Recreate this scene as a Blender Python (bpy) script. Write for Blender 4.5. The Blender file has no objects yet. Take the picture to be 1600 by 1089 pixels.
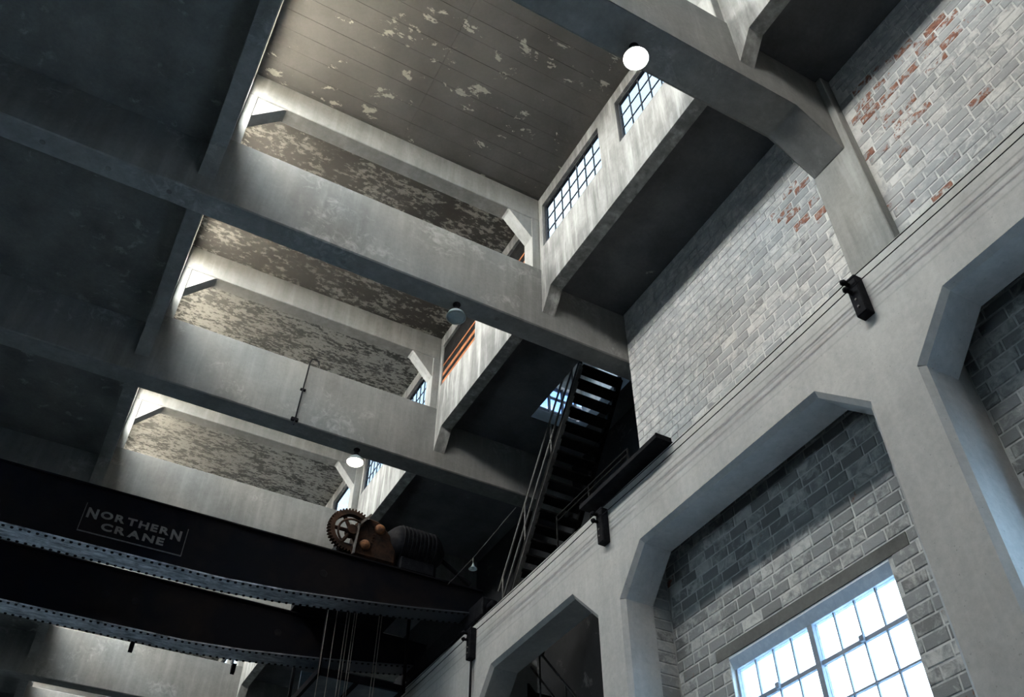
import bpy, bmesh, math, random
from mathutils import Matrix, Vector

random.seed(7)
scene = bpy.context.scene
col = scene.collection
FLOOR = -1.6          # the lens is the origin; the floor is 1.6 m below it
# ------------------------------------------------------------------ camera
yaw, pitch, roll = math.radians(28.4958), math.radians(44.1324), math.radians(0.2162)
fwd = Vector((math.sin(yaw) * math.cos(pitch), math.cos(yaw) * math.cos(pitch), math.sin(pitch)))
rgt = Vector((math.cos(yaw), -math.sin(yaw), 0))
upv = rgt.cross(fwd)
r2 = rgt * math.cos(roll) + upv * math.sin(roll)
u2 = -rgt * math.sin(roll) + upv * math.cos(roll)
cd = bpy.data.cameras.new('camera')
cam = bpy.data.objects.new('camera', cd)
col.objects.link(cam)
M = Matrix.Identity(4)
for i in range(3):
    M[i][0], M[i][1], M[i][2] = r2[i], u2[i], -fwd[i]
cam.matrix_world = M
cd.sensor_width = 36.0
cd.sensor_fit = 'HORIZONTAL'
cd.lens = 1403.893 / 1600 * 36
cd.clip_start = 0.05
cd.clip_end = 400
scene.camera = cam
# ------------------------------------------------------------------ world, sun, exposure
vs = scene.view_settings
vs.view_transform = 'Standard'
vs.look = 'None'
vs.gamma = 1
vs.use_curve_mapping = False
vs.exposure = 0.08
SKY = 70.0
world = bpy.data.worlds.new('world')
scene.world = world
world.use_nodes = True
wn = world.node_tree
wn.nodes.clear()
w_out = wn.nodes.new('ShaderNodeOutputWorld')
w_bg = wn.nodes.new('ShaderNodeBackground')
w_ramp = wn.nodes.new('ShaderNodeValToRGB')
w_noise = wn.nodes.new('ShaderNodeTexNoise')
w_tc = wn.nodes.new('ShaderNodeTexCoord')
w_noise.inputs['Scale'].default_value = 5.0
w_noise.inputs['Detail'].default_value = 4
w_ramp.color_ramp.elements[0].position = 0.38
w_ramp.color_ramp.elements[0].color = (0.70, 0.86, 1.0, 1)
w_ramp.color_ramp.elements[1].position = 0.62
w_ramp.color_ramp.elements[1].color = (1.0, 0.975, 0.94, 1)
wn.links.new(w_tc.outputs['Generated'], w_noise.inputs['Vector'])
wn.links.new(w_noise.outputs['Fac'], w_ramp.inputs['Fac'])
wn.links.new(w_ramp.outputs['Color'], w_bg.inputs['Color'])
w_bg.inputs['Strength'].default_value = SKY
wn.links.new(w_bg.outputs['Background'], w_out.inputs['Surface'])
sd = bpy.data.lights.new('sun', 'SUN')
sd.energy = 330.0
sd.color = (1.0, 0.95, 0.88)
sd.angle = math.radians(1.0)
sun = bpy.data.objects.new('sun', sd)
col.objects.link(sun)
sun.rotation_euler = Vector((0.0, 0.55, -0.835)).to_track_quat('-Z', 'Y').to_euler()
cy = scene.cycles
cy.use_denoising = True
cy.max_bounces = 7
cy.diffuse_bounces = 5
cy.glossy_bounces = 2
cy.transparent_max_bounces = 8
cy.sample_clamp_indirect = 6.0
cy.caustics_reflective = False
cy.caustics_refractive = False


def portal(loc, size_a, size_b, direction):
    """marks a window opening so daylight is found through it; gives off no light of its own"""
    L = bpy.data.lights.new('daylight_portal', 'AREA')
    L.shape = 'RECTANGLE'
    L.size, L.size_y = size_a, size_b
    L.cycles.is_portal = True
    o = bpy.data.objects.new('daylight_portal', L)
    col.objects.link(o)
    o.location = loc
    d = Vector(direction)
    z = -d
    x = Vector((0, 1, 0)) if abs(d.y) < 0.5 else Vector((1, 0, 0))
    y = z.cross(x)
    m = Matrix((x, y, z)).transposed().to_4x4()
    m.translation = Vector(loc)
    o.matrix_world = m


# ------------------------------------------------------------------ helpers: nodes and materials
class NT:
    def __init__(s, name):
        s.m = bpy.data.materials.new(name)
        s.m.use_nodes = True
        s.t = s.m.node_tree
        s.b = s.t.nodes['Principled BSDF']
        s.out = s.t.nodes['Material Output']
        s.geo = s.t.nodes.new('ShaderNodeNewGeometry')
        s.b.inputs['Specular IOR Level'].default_value = 0.25

    def link(s, a, b):
        s.t.links.new(a, b)

    def val(s, x, sock):
        if isinstance(x, (int, float)):
            sock.default_value = x
        elif isinstance(x, (tuple, list)):
            sock.default_value = tuple(x) + (1,) if len(x) == 3 else x
        else:
            s.link(x, sock)

    def mapping(s, scale=(1, 1, 1), loc=(0, 0, 0), rot=(0, 0, 0)):
        n = s.t.nodes.new('ShaderNodeMapping')
        n.inputs['Scale'].default_value = scale
        n.inputs['Location'].default_value = loc
        n.inputs['Rotation'].default_value = rot
        s.link(s.geo.outputs['Position'], n.inputs['Vector'])
        return n.outputs['Vector']

    def noise(s, scale, detail=6, rough=0.6, vec=None, dist=0.0):
        n = s.t.nodes.new('ShaderNodeTexNoise')
        n.inputs['Scale'].default_value = scale
        n.inputs['Detail'].default_value = detail
        n.inputs['Roughness'].default_value = rough
        n.inputs['Distortion'].default_value = dist
        s.link(vec if vec is not None else s.geo.outputs['Position'], n.inputs['Vector'])
        return n.outputs['Fac']

    def ramp(s, fac, stops, interp='LINEAR'):
        n = s.t.nodes.new('ShaderNodeValToRGB')
        n.color_ramp.interpolation = interp
        e = n.color_ramp.elements
        while len(e) < len(stops):
            e.new(0.5)
        for q, (p, c) in zip(e, stops):
            q.position = p
            if isinstance(c, (int, float)):
                c = (c, c, c)
            q.color = tuple(c) + (1,)
        s.link(fac, n.inputs['Fac'])
        return n.outputs['Color']

    def mix(s, fac, a, b, mode='MIX'):
        n = s.t.nodes.new('ShaderNodeMix')
        n.data_type = 'RGBA'
        n.blend_type = mode
        s.val(fac, n.inputs['Factor'])
        s.val(a, n.inputs['A'] if False else n.inputs[6])
        s.val(b, n.inputs[7])
        return n.outputs[2]

    def math(s, op, a, b=0.0):
        n = s.t.nodes.new('ShaderNodeMath')
        n.operation = op
        s.val(a, n.inputs[0])
        s.val(b, n.inputs[1])
        return n.outputs[0]

    def bump(s, h, strength=0.3, dist=0.02):
        n = s.t.nodes.new('ShaderNodeBump')
        n.inputs['Strength'].default_value = strength
        n.inputs['Distance'].default_value = dist
        s.link(h, n.inputs['Height'])
        s.link(n.outputs['Normal'], s.b.inputs['Normal'])

    def done(s, color, rough=0.85, metal=0.0):
        s.val(color, s.b.inputs['Base Color'])
        s.val(rough, s.b.inputs['Roughness'])
        s.val(metal, s.b.inputs['Metallic'])
        return s.m


def concrete(name, c, dark=0.72, light=1.2, streak=0.0, grain=14.0, scuff=0.0, lines=()):
    n = NT(name)
    big = n.noise(0.7, 5, 0.6, dist=0.4)
    fine = n.noise(grain, 6, 0.7)
    k = n.ramp(big, [(0.3, [x * dark for x in c]), (0.55, c), (0.75, [min(1, x * light) for x in c])])
    k = n.mix(0.35, k, n.ramp(fine, [(0.3, 0.35), (0.7, 0.62)]), 'OVERLAY')
    spots = n.noise(38.0, 2, 0.5)
    k = n.mix(n.ramp(spots, [(0.70, 0.0), (0.74, 0.5)]), k, [x * 0.35 for x in c])
    if streak:
        v = n.mapping((3.5, 3.5, 0.35))
        st = n.noise(1.6, 5, 0.65, vec=v)
        k = n.mix(n.ramp(st, [(0.50, 0.0), (0.72, streak)]), k, [min(1, x * 1.75) for x in c])
        k = n.mix(n.ramp(st, [(0.28, streak), (0.46, 0.0)]), k, [x * 0.45 for x in c])
    for zl, st in lines:                      # thin dark lines at fixed heights
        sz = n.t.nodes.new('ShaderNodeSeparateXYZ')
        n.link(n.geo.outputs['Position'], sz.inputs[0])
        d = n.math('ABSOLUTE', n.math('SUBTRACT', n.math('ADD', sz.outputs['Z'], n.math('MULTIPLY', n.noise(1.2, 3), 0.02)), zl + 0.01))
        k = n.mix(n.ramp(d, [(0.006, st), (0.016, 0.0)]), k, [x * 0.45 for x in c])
    if scuff:
        sv = n.mapping((0.55, 0.55, 0.8), rot=(0.3, 0.2, 0.1))
        a = n.noise(1.5, 3, 0.5, vec=sv)
        c2 = n.noise(5.5, 8, 0.72, dist=1.4)
        f = n.ramp(n.math('ADD', n.math('MULTIPLY', a, 0.55), n.math('MULTIPLY', c2, 0.45)), [(0.56, 0.0), (0.66, scuff)])
        k = n.mix(f, k, [min(1, x * 2.0) for x in c])
    n.bump(fine, 0.25, 0.01)
    return n.done(k, 0.82)


def peeled(name, base, bare, s1, lo, hi, flake=0.35, stretch=(1, 1, 1), dist=0.3):
    """smoke-darkened paint with pale patches where it has flaked off"""
    n = NT(name)
    v = n.mapping(stretch)
    big = n.noise(s1 * 0.22, 4, 0.5, vec=v, dist=0.3)
    mid = n.noise(s1, 10, flake + 0.32, vec=v, dist=dist)
    f = n.math('ADD', n.math('MULTIPLY', mid, 0.72), n.math('MULTIPLY', big, 0.28))
    fac = n.ramp(f, [(lo, 0.0), (hi, 1.0)])
    stain = n.noise(1.1, 5, 0.6)
    b = n.ramp(stain, [(0.3, [x * 0.7 for x in base]), (0.7, [x * 1.4 for x in base])])
    fine = n.noise(22, 4, 0.7)
    b = n.mix(0.4, b, n.ramp(fine, [(0.3, 0.36), (0.7, 0.62)]), 'OVERLAY')
    p = n.mix(0.5, bare, n.ramp(fine, [(0.3, 0.3), (0.7, 0.68)]), 'OVERLAY')
    n.bump(fac, 0.35, 0.006)
    return n.done(n.mix(fac, b, p), 0.9)


def brick_mat(name):
    """painted clay tile; each piece's own tone, flaking and whitening come from its object colour"""
    n = NT(name)
    oi = n.t.nodes.new('ShaderNodeObjectInfo')
    sp = n.t.nodes.new('ShaderNodeSeparateColor')
    n.link(oi.outputs['Color'], sp.inputs['Color'])
    wear, tone, white = sp.outputs[0], sp.outputs[1], sp.outputs[2]
    paint = n.ramp(tone, [(0.0, (0.22, 0.215, 0.208)), (0.5, (0.37, 0.37, 0.365)), (1.0, (0.46, 0.455, 0.445))])
    sm = n.noise(7.0, 7, 0.7, dist=0.6)
    smear = n.ramp(n.math('ADD', sm, n.math('MULTIPLY', white, 0.35)), [(0.62, 0.0), (0.82, 0.8)])
    k = n.mix(smear, paint, (0.66, 0.64, 0.60))
    dirt = n.noise(3.0, 5, 0.6)
    k = n.mix(n.ramp(dirt, [(0.34, 0.35), (0.50, 0.0)]), k, (0.22, 0.215, 0.21))
    ch = n.noise(11.0, 6, 0.65, dist=0.5)
    bare = n.ramp(n.math('ADD', ch, n.math('SUBTRACT', wear, 0.5)), [(0.50, 0.0), (0.60, 1.0)])
    clay = n.ramp(n.noise(20, 4, 0.6), [(0.3, (0.14, 0.07, 0.055)), (0.7, (0.36, 0.16, 0.10))])
    k = n.mix(bare, k, clay)
    n.bump(n.noise(26, 6, 0.75), 0.5, 0.012)
    return n.done(k, 0.85)


def mortar_mat(name):
    n = NT(name)
    a = n.noise(5, 6, 0.7, dist=0.5)
    f = n.noise(40, 4, 0.7)
    k = n.ramp(a, [(0.32, (0.34, 0.34, 0.34)), (0.5, (0.58, 0.57, 0.54)), (0.7, (0.70, 0.68, 0.64))])
    n.bump(f, 0.6, 0.01)
    return n.done(k, 0.9)


def steel(name, c, c2=None, rough=0.55, scale=9.0, lo=0.45, hi=0.65):
    n = NT(name)
    a = n.noise(scale, 6, 0.7, dist=0.4)
    k = n.ramp(a, [(lo, c), (hi, c2 or [x * 1.8 for x in c])])
    n.bump(n.noise(45, 3, 0.6), 0.15, 0.004)
    if max(c) < 0.03:
        n.b.inputs['Specular IOR Level'].default_value = 0.06
    return n.done(k, rough)


def worn_flange(name):
    """black paint rubbed to bright metal along the middle of the span"""
    n = NT(name)
    v = n.mapping((0.7, 2.2, 1))
    a = n.noise(6.0, 8, 0.75, vec=v, dist=0.4)
    k = n.ramp(a, [(0.34, (0.08, 0.09, 0.105)), (0.52, (0.46, 0.48, 0.51)), (0.68, (0.86, 0.88, 0.90))])
    sx = n.t.nodes.new('ShaderNodeSeparateXYZ')
    n.link(n.geo.outputs['Position'], sx.inputs[0])
    mr = n.t.nodes.new('ShaderNodeMapRange')
    mr.inputs['From Min'].default_value = 2.2
    mr.inputs['From Max'].default_value = 4.6
    n.link(n.math('ABSOLUTE', sx.outputs['X']), mr.inputs['Value'])
    wob = n.math('ADD', mr.outputs[0], n.math('MULTIPLY', n.math('SUBTRACT', n.noise(2.5, 4), 0.5), 0.5))
    k = n.mix(n.ramp(wob, [(0.1, 0.0), (0.9, 1.0)]), k, (0.05, 0.055, 0.065))
    return n.done(k, 0.6)


def glass(name, t, gloss=0.06):
    m = bpy.data.materials.new(name)
    m.use_nodes = True
    nt = m.node_tree
    nt.nodes.clear()
    o = nt.nodes.new('ShaderNodeOutputMaterial')
    tr = nt.nodes.new('ShaderNodeBsdfTransparent')
    gl = nt.nodes.new('ShaderNodeBsdfGlossy')
    mx = nt.nodes.new('ShaderNodeMixShader')
    tr.inputs['Color'].default_value = tuple(t) + (1,)
    gl.inputs['Roughness'].default_value = 0.12
    mx.inputs[0].default_value = gloss
    nt.links.new(tr.outputs[0], mx.inputs[1])
    nt.links.new(gl.outputs[0], mx.inputs[2])
    nt.links.new(mx.outputs[0], o.inputs['Surface'])
    return m


def lamp_glass(name, c, strength):
    m = bpy.data.materials.new(name)
    m.use_nodes = True
    b = m.node_tree.nodes['Principled BSDF']
    b.inputs['Base Color'].default_value = (0.9, 0.9, 0.9, 1)
    b.inputs['Emission Color'].default_value = tuple(c) + (1,)
    b.inputs['Emission Strength'].default_value = strength
    return m


MAT = dict(
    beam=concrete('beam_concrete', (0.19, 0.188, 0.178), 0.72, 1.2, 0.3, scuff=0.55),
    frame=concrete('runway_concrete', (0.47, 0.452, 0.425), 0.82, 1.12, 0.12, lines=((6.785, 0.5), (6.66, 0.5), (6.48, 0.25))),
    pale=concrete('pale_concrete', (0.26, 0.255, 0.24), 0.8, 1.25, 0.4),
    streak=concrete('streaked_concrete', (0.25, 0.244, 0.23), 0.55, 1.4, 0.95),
    slab=peeled('slab_soot', (0.125, 0.121, 0.112), (0.22, 0.215, 0.20), 3.6, 0.575, 0.64),
    slabdark=peeled('slab_dark_soot', (0.085, 0.087, 0.09), (0.30, 0.29, 0.27), 2.2, 0.645, 0.665),
    moncei=peeled('monitor_soot', (0.082, 0.078, 0.073), (0.42, 0.40, 0.345), 1.9, 0.563, 0.572, 0.36, (1.0, 1.7, 1)),
    mottled=peeled('monitor_mottled', (0.045, 0.042, 0.039), (0.29, 0.28, 0.255), 8.5, 0.52, 0.555, 0.42, (0.8, 1.5, 1), 0.2),
    mottledpale=peeled('monitor_pale_mottled', (0.058, 0.056, 0.053), (0.32, 0.312, 0.29), 11.0, 0.478, 0.515, 0.38, (0.75, 1.7, 1), 0.2),
    brick=brick_mat('painted_tile'),
    mortar=mortar_mat('tile_mortar'),
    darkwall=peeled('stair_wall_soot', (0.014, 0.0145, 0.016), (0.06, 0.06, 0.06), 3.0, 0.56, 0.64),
    floor=concrete('floor_concrete', (0.11, 0.115, 0.12)),
    wall=concrete('plain_wall', (0.12, 0.122, 0.125)),
    ground=concrete('bounce_ground', (0.42, 0.46, 0.50)),
    whiteskin=concrete('skin_white', (0.80, 0.80, 0.79)),
    roof=concrete('roof_bounce', (0.76, 0.71, 0.62)),  # unseen roof made pale and warm to throw glow onto the lantern ceiling
    roofdark=concrete('roof_dark', (0.10, 0.10, 0.11)),  # unseen roof on the other side, made dark so no glow rises there
    black=steel('black_steel', (0.007, 0.007, 0.009), (0.016, 0.016, 0.018), 0.7),
    cap=steel('rusty_cap', (0.07, 0.028, 0.012), (0.20, 0.08, 0.03), 0.7),
    girder=steel('crane_paint', (0.004, 0.0045, 0.007), (0.014, 0.010, 0.009), 0.75, 1.2, 0.45, 0.75),
    flange=worn_flange('worn_flange'),
    rust=steel('rusty_iron', (0.011, 0.008, 0.007), (0.055, 0.027, 0.017), 0.7, 4.0, 0.40, 0.72),
    sash=steel('window_steel', (0.03, 0.032, 0.036), (0.05, 0.05, 0.055), 0.6),
    headpaint=steel('pale_head_paint', (0.55, 0.60, 0.66), (0.68, 0.72, 0.76), 0.4),
    bluesash=steel('pale_blue_steel', (0.22, 0.25, 0.30), (0.30, 0.33, 0.38), 0.6),
    stair=steel('stair_steel', (0.006, 0.006, 0.006), (0.016, 0.015, 0.014), 0.75),
    rail=steel('rail_steel', (0.09, 0.085, 0.08), (0.16, 0.15, 0.14), 0.5),
    letter=steel('faded_lettering', (0.13, 0.12, 0.11), (0.19, 0.178, 0.163), 0.7),
    board=steel('orange_boarding', (0.16, 0.05, 0.022), (0.36, 0.13, 0.045), 0.8, 5.0, 0.35, 0.65),
    rope=steel('wire_rope', (0.20, 0.17, 0.14), (0.32, 0.28, 0.24), 0.6),
    enamel=steel('grey_enamel', (0.25, 0.30, 0.30), (0.30, 0.34, 0.34), 0.4),
    cord=steel('brown_cord', (0.14, 0.06, 0.055), (0.22, 0.10, 0.09), 0.8),
    cab=steel('cab_paint', (0.05, 0.075, 0.095), (0.10, 0.13, 0.155), 0.5, 2.5),
    dusty=glass('dusty_glass', (0.13, 0.148, 0.165)),
    dimmed=glass('dimmed_glass', (0.16, 0.176, 0.185)),  # dark tint set to hold back fill light from the unseen wall windows
    blue=glass('blue_dusk_glass', (0.09, 0.125, 0.19)),
    clear=glass('warm_tint_glass', (0.895, 0.882, 0.855)),  # warm tint put into the unseen panes to warm the main daylight
    bright=glass('wall_window_glass', (0.33, 0.40, 0.455)),
    lampon=lamp_glass('lit_lens', (1.0, 0.92, 0.80), 120.0),
    lampwarm=lamp_glass('lit_warm_lens', (1.0, 0.82, 0.62), 90.0),
)


# ------------------------------------------------------------------ helpers: meshes and objects
def box(bm, x0, x1, y0, y1, z0, z1, bev=0.0):
    vs_ = [bm.verts.new(p) for p in ((x0, y0, z0), (x1, y0, z0), (x1, y1, z0), (x0, y1, z0),
                                     (x0, y0, z1), (x1, y0, z1), (x1, y1, z1), (x0, y1, z1))]
    fs = [bm.faces.new([vs_[i] for i in f]) for f in ((3, 2, 1, 0), (4, 5, 6, 7), (0, 1, 5, 4), (1, 2, 6, 5), (2, 3, 7, 6), (3, 0, 4, 7))]
    if bev:
        es = set()
        for f in fs:
            es.update(f.edges)
        bmesh.ops.bevel(bm, geom=list(es), offset=bev, segments=1, affect='EDGES', profile=0.5)
    return bm


def prism(bm, pts, axis, a0, a1, bev=0.0):
    """outline in the plane across `axis`, pushed from a0 to a1; axis x: pts (y,z), y: (x,z), z: (x,y)"""
    def P(p, a):
        return {'x': (a, p[0], p[1]), 'y': (p[0], a, p[1]), 'z': (p[0], p[1], a)}[axis]
    A = [bm.verts.new(P(p, a0)) for p in pts]
    B = [bm.verts.new(P(p, a1)) for p in pts]
    fs = [bm.faces.new(A), bm.faces.new(B[::-1])]
    n = len(pts)
    for i in range(n):
        fs.append(bm.faces.new((A[i], B[i], B[(i + 1) % n], A[(i + 1) % n])))
    if bev:
        es = set()
        for f in fs:
            es.update(f.edges)
        bmesh.ops.bevel(bm, geom=list(es), offset=bev, segments=1, affect='EDGES', profile=0.5)
    return bm


def tube(bm, pts, r, seg=8, caps=True):
    pts = [Vector(p) for p in pts]
    rings = []
    for i, p in enumerate(pts):
        d = (pts[min(i + 1, len(pts) - 1)] - pts[max(i - 1, 0)]).normalized()
        a = d.orthogonal().normalized() if i == 0 else (prev - d * prev.dot(d)).normalized()
        prev = a
        b = d.cross(a)
        rr = r[i] if isinstance(r, (list, tuple)) else r
        rings.append([bm.verts.new(p + (a * math.cos(t) + b * math.sin(t)) * rr) for t in (2 * math.pi * k / seg for k in range(seg))])
    for q in range(len(rings) - 1):
        for k in range(seg):
            bm.faces.new((rings[q][k], rings[q][(k + 1) % seg], rings[q + 1][(k + 1) % seg], rings[q + 1][k]))
    if caps:
        bm.faces.new(rings[0][::-1])
        bm.faces.new(rings[-1])
    return bm


def lathe(bm, prof, origin, axis=(0, 0, 1), seg=24):
    o = Vector(origin)
    ax = Vector(axis).normalized()
    a = ax.orthogonal().normalized()
    b = ax.cross(a)
    rings = []
    for r, h in prof:
        if r < 1e-6:
            rings.append([bm.verts.new(o + ax * h)])
        else:
            rings.append([bm.verts.new(o + ax * h + (a * math.cos(2 * math.pi * k / seg) + b * math.sin(2 * math.pi * k / seg)) * r) for k in range(seg)])
    for p, q in zip(rings, rings[1:]):
        for k in range(seg):
            k2 = (k + 1) % seg
            if len(p) == 1 and len(q) == 1:
                continue
            if len(p) == 1:
                bm.faces.new((p[0], q[k2], q[k]))
            elif len(q) == 1:
                bm.faces.new((p[k], p[k2], q[0]))
            else:
                bm.faces.new((p[k], p[k2], q[k2], q[k]))
    return bm


def BM():
    return bmesh.new()


def obj(name, bm, mat, parent=None, smooth=False):
    bmesh.ops.recalc_face_normals(bm, faces=bm.faces[:])
    me = bpy.data.meshes.new(name)
    bm.to_mesh(me)
    bm.free()
    me.materials.append(MAT[mat] if isinstance(mat, str) else mat)
    if smooth:
        for p in me.polygons:
            p.use_smooth = True
    o = bpy.data.objects.new(name, me)
    col.objects.link(o)
    if parent is not None:
        o.parent = parent
    return o


def tag(o, label, cat, group=None, kind=None):
    o['label'] = label
    o['category'] = cat
    if group:
        o['group'] = group
    if kind:
        o['kind'] = kind
    return o


def empty(name, loc=(0, 0, 0)):
    o = bpy.data.objects.new(name, None)
    o.empty_display_size = 0.1
    col.objects.link(o)
    o.location = loc
    return o


def put(name, me, parent, loc, scale=(1, 1, 1), rot=(0, 0, 0)):
    o = bpy.data.objects.new(name, me)
    col.objects.link(o)
    o.parent = parent
    o.location = loc
    o.scale = scale
    o.rotation_euler = rot
    return o


# ------------------------------------------------------------------ the main lines of the hall
BEAMS = [(-1.15, -0.75), (3.51, 4.05), (8.42, 8.80), (12.50, 12.91), (16.75, 17.15), (21.05, 21.45), (25.55, 25.95), (29.9, 30.3)]
Y0, Y1 = -6.0, 34.0
XL, XR = -6.72, 6.72                 # wall faces above the runways
ZB, ZC, ZR = 10.0, 11.07, 11.36      # beam soffit, ceiling slab, roof top
MX0, MX1 = -0.14, 5.12               # inner faces of the raised roof lantern
ZT, ZM = 11.39, 13.32                # top of beams inside the lantern, lantern ceiling

# ------------------------------------------------------------------ floor, end walls, far wall
bm = box(BM(), -7.1, 8.5, Y0 - 0.4, Y1 + 0.4, FLOOR - 0.3, FLOOR)
tag(obj('floor', bm, 'floor'), 'grey concrete floor of the turbine hall', 'floor', kind='structure')
bm = box(BM(), -7.1, 8.5, Y1, Y1 + 0.4, FLOOR, 13.7)
tag(obj('wall_end', bm, 'wall'), 'plain far end wall of the hall behind the crane', 'wall', kind='structure')
bm = box(BM(), -7.1, 8.5, Y0 - 0.4, Y0, FLOOR, 13.7)
tag(obj('wall_back', bm, 'wall'), 'plain end wall of the hall behind the viewer', 'wall', kind='structure')

tag(obj('ground', box(BM(), -120, 120, -120, 120, FLOOR - 0.6, FLOOR - 0.35), 'ground'), 'unseen ground outside the building, pale to bounce light', 'ground', kind='structure')  # unseen ground, made pale to throw daylight up onto the soffits
# wall opposite: tall windows between piers
bays = []
prev = Y0
for a, b in BEAMS:
    bays.append((prev, a))
    prev = b
bays.append((prev, Y1))
bm = BM()
box(bm, XL - 0.35, XL, Y0, Y1, 4.6, 11.4)
box(bm, XL - 0.35, XL, Y0, Y1, FLOOR, 0.0)
LW = []
for a, b in bays:
    c = (a + b) / 2
    LW.append((c - 1.25, c + 1.25))
edges = [Y0] + [v for w in LW for v in w] + [Y1]
for i in range(0, len(edges), 2):
    box(bm, XL - 0.35, XL, edges[i], edges[i + 1], 0.0, 4.6)
tag(obj('wall_left', bm, 'wall'), 'plain long wall opposite the brick one, with tall windows', 'wall', kind='structure')
bm = BM()
for a, b in LW:
    box(bm, XL - 0.20, XL - 0.19, a, b, 0.0, 4.6)
tag(obj('window_1', bm, 'dimmed'), 'unseen glazing of the tall windows in the opposite long wall, dimmed to hold back fill light', 'window', kind='structure')
for a, b in LW:
    portal((XL - 0.25, (a + b) / 2, 2.3), b - a, 4.6, (1, 0, 0))

# ------------------------------------------------------------------ ceiling slabs and roof
tag(obj('ceiling', box(BM(), XL - 0.4, -0.36, Y0, Y1, ZC, ZR - 0.04), 'slab'),
    'dark soot-stained flat ceiling slab beside the lantern, over the crane girders', 'ceiling', kind='structure')
HX0, HX1, HY0, HY1 = 6.66, 7.75, 9.55, 11.5
bm = BM()
box(bm, 5.33, HX0, Y0, Y1, ZC, ZR - 0.04)
box(bm, HX0, HX1, Y0, HY0, ZC, ZR - 0.04)
box(bm, HX0, HX1, HY1, Y1, ZC, ZR - 0.04)
box(bm, HX1, 8.5, Y0, Y1, ZC, ZR - 0.04)
tag(obj('ceiling', bm, 'slabdark'), 'blackened ceiling slab between the lantern windows and the brick wall, with stair hatch', 'ceiling', kind='structure')
tag(obj('roof', box(BM(), -7.3, -0.37, Y0 - 0.4, Y1 + 0.4, ZR - 0.04, ZR), 'roof'),
    'unseen roof surface outside the lantern windows, pale to bounce light in', 'roof', kind='structure')
bm = BM()
box(bm, 5.34, HX0, Y0 - 0.4, Y1 + 0.4, ZR - 0.04, ZR)
box(bm, HX0, HX1, Y0 - 0.4, HY0, ZR - 0.04, ZR)
box(bm, HX0, HX1, HY1, Y1 + 0.4, ZR - 0.04, ZR)
box(bm, HX1, 8.6, Y0 - 0.4, Y1 + 0.4, ZR - 0.04, ZR)
tag(obj('roof', bm, 'roofdark'), 'unseen roof surface on the brick wall side, dark to bounce little light', 'roof', kind='structure')

# lantern ceilings, one slab per bay; the bay above the viewer shows its shuttering panels
MB = [(Y0, BEAMS[0][0])] + [(BEAMS[i][1], BEAMS[i + 1][0]) for i in range(len(BEAMS) - 1)] + [(BEAMS[-1][1], Y1)]
MB_LAB = ['behind the viewer', 'nearest the viewer', 'with smooth shuttered panels and scattered peeling flakes',
          'coarsely mottled, behind the plain beam with the unlit lamp', 'densely speckled pale, behind the beam with the hooked pipe',
          'hidden above the crane', 'beyond the crane', 'farther beyond the crane', 'at the far end']
for i, (a, b) in enumerate(MB):
    mat = 'moncei' if i <= 2 else ('mottled' if i == 3 else 'mottledpale')
    up = 0.012 if i == 2 else 0.0
    a2 = a if i == 0 else a - 0.21
    b2 = b if i == len(MB) - 1 else b + 0.19
    c = obj('ceiling', box(BM(), -0.37, 5.34, a2, b2, ZM + up, ZM + 0.25), mat)
    tag(c, 'lantern ceiling slab ' + MB_LAB[i], 'ceiling', kind='structure')
    if i == 2:
        pm = []
        y = a
        xs = [MX0, 2.42, MX1]
        k = 0
        while y < b - 0.02:
            w = min(0.31, b - y)
            for j in range(2):
                p = obj('panel', box(BM(), xs[j] + 0.003, xs[j + 1] - 0.003, y + 0.002, y + w - 0.002,
                                     ZM - random.uniform(-0.001, 0.004), ZM + 0.011), 'moncei', c)
            y += w
            k += 1

# ------------------------------------------------------------------ main roof beams
BLAB = ['cross beam behind the viewer', 'wide grey concrete roof beam with a lit lamp, haunched onto the brick wall pier',
        'grey concrete roof beam carrying the unlit lamp, ending at the brick wall corner',
        'grey concrete roof beam carrying the orange lamp and hooked pipe', 'grey concrete roof beam just above the crane girder lettering',
        'concrete roof beam hidden behind the second crane girder', 'concrete roof beam with a bright soffit below the far crane girder',
        'farthest concrete roof beam at the bottom edge']
beams = []
for i, (a, b) in enumerate(BEAMS):
    xe = XR if i in (0, 1) else 8.2
    pts = [(XL, ZB), (XL, 11.2), (-0.37, 11.2), (-0.37, ZT), (5.34, ZT), (5.34, 11.2), (xe, 11.2)]
    if i < 2:
        pts += [(xe, 9.49), (6.56, 9.49), (5.93, ZB)]
    else:
        pts += [(xe, ZB)]
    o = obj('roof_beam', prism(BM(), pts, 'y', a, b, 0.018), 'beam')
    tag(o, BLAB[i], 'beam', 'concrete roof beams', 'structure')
    beams.append(o)
# cast-in plugs on the soffits
for (px, py, k) in ((-2.25, 8.62, 2), (-1.42, 8.63, 2), (-0.62, 8.62, 2), (1.9, 8.66, 2), (4.4, 8.6, 2)):
    obj('plug', lathe(BM(), [(0, -0.006), (0.035, -0.006), (0.04, 0.004), (0, 0.004)], (px, py, ZB), seg=12), 'slab', beams[k])

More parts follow.
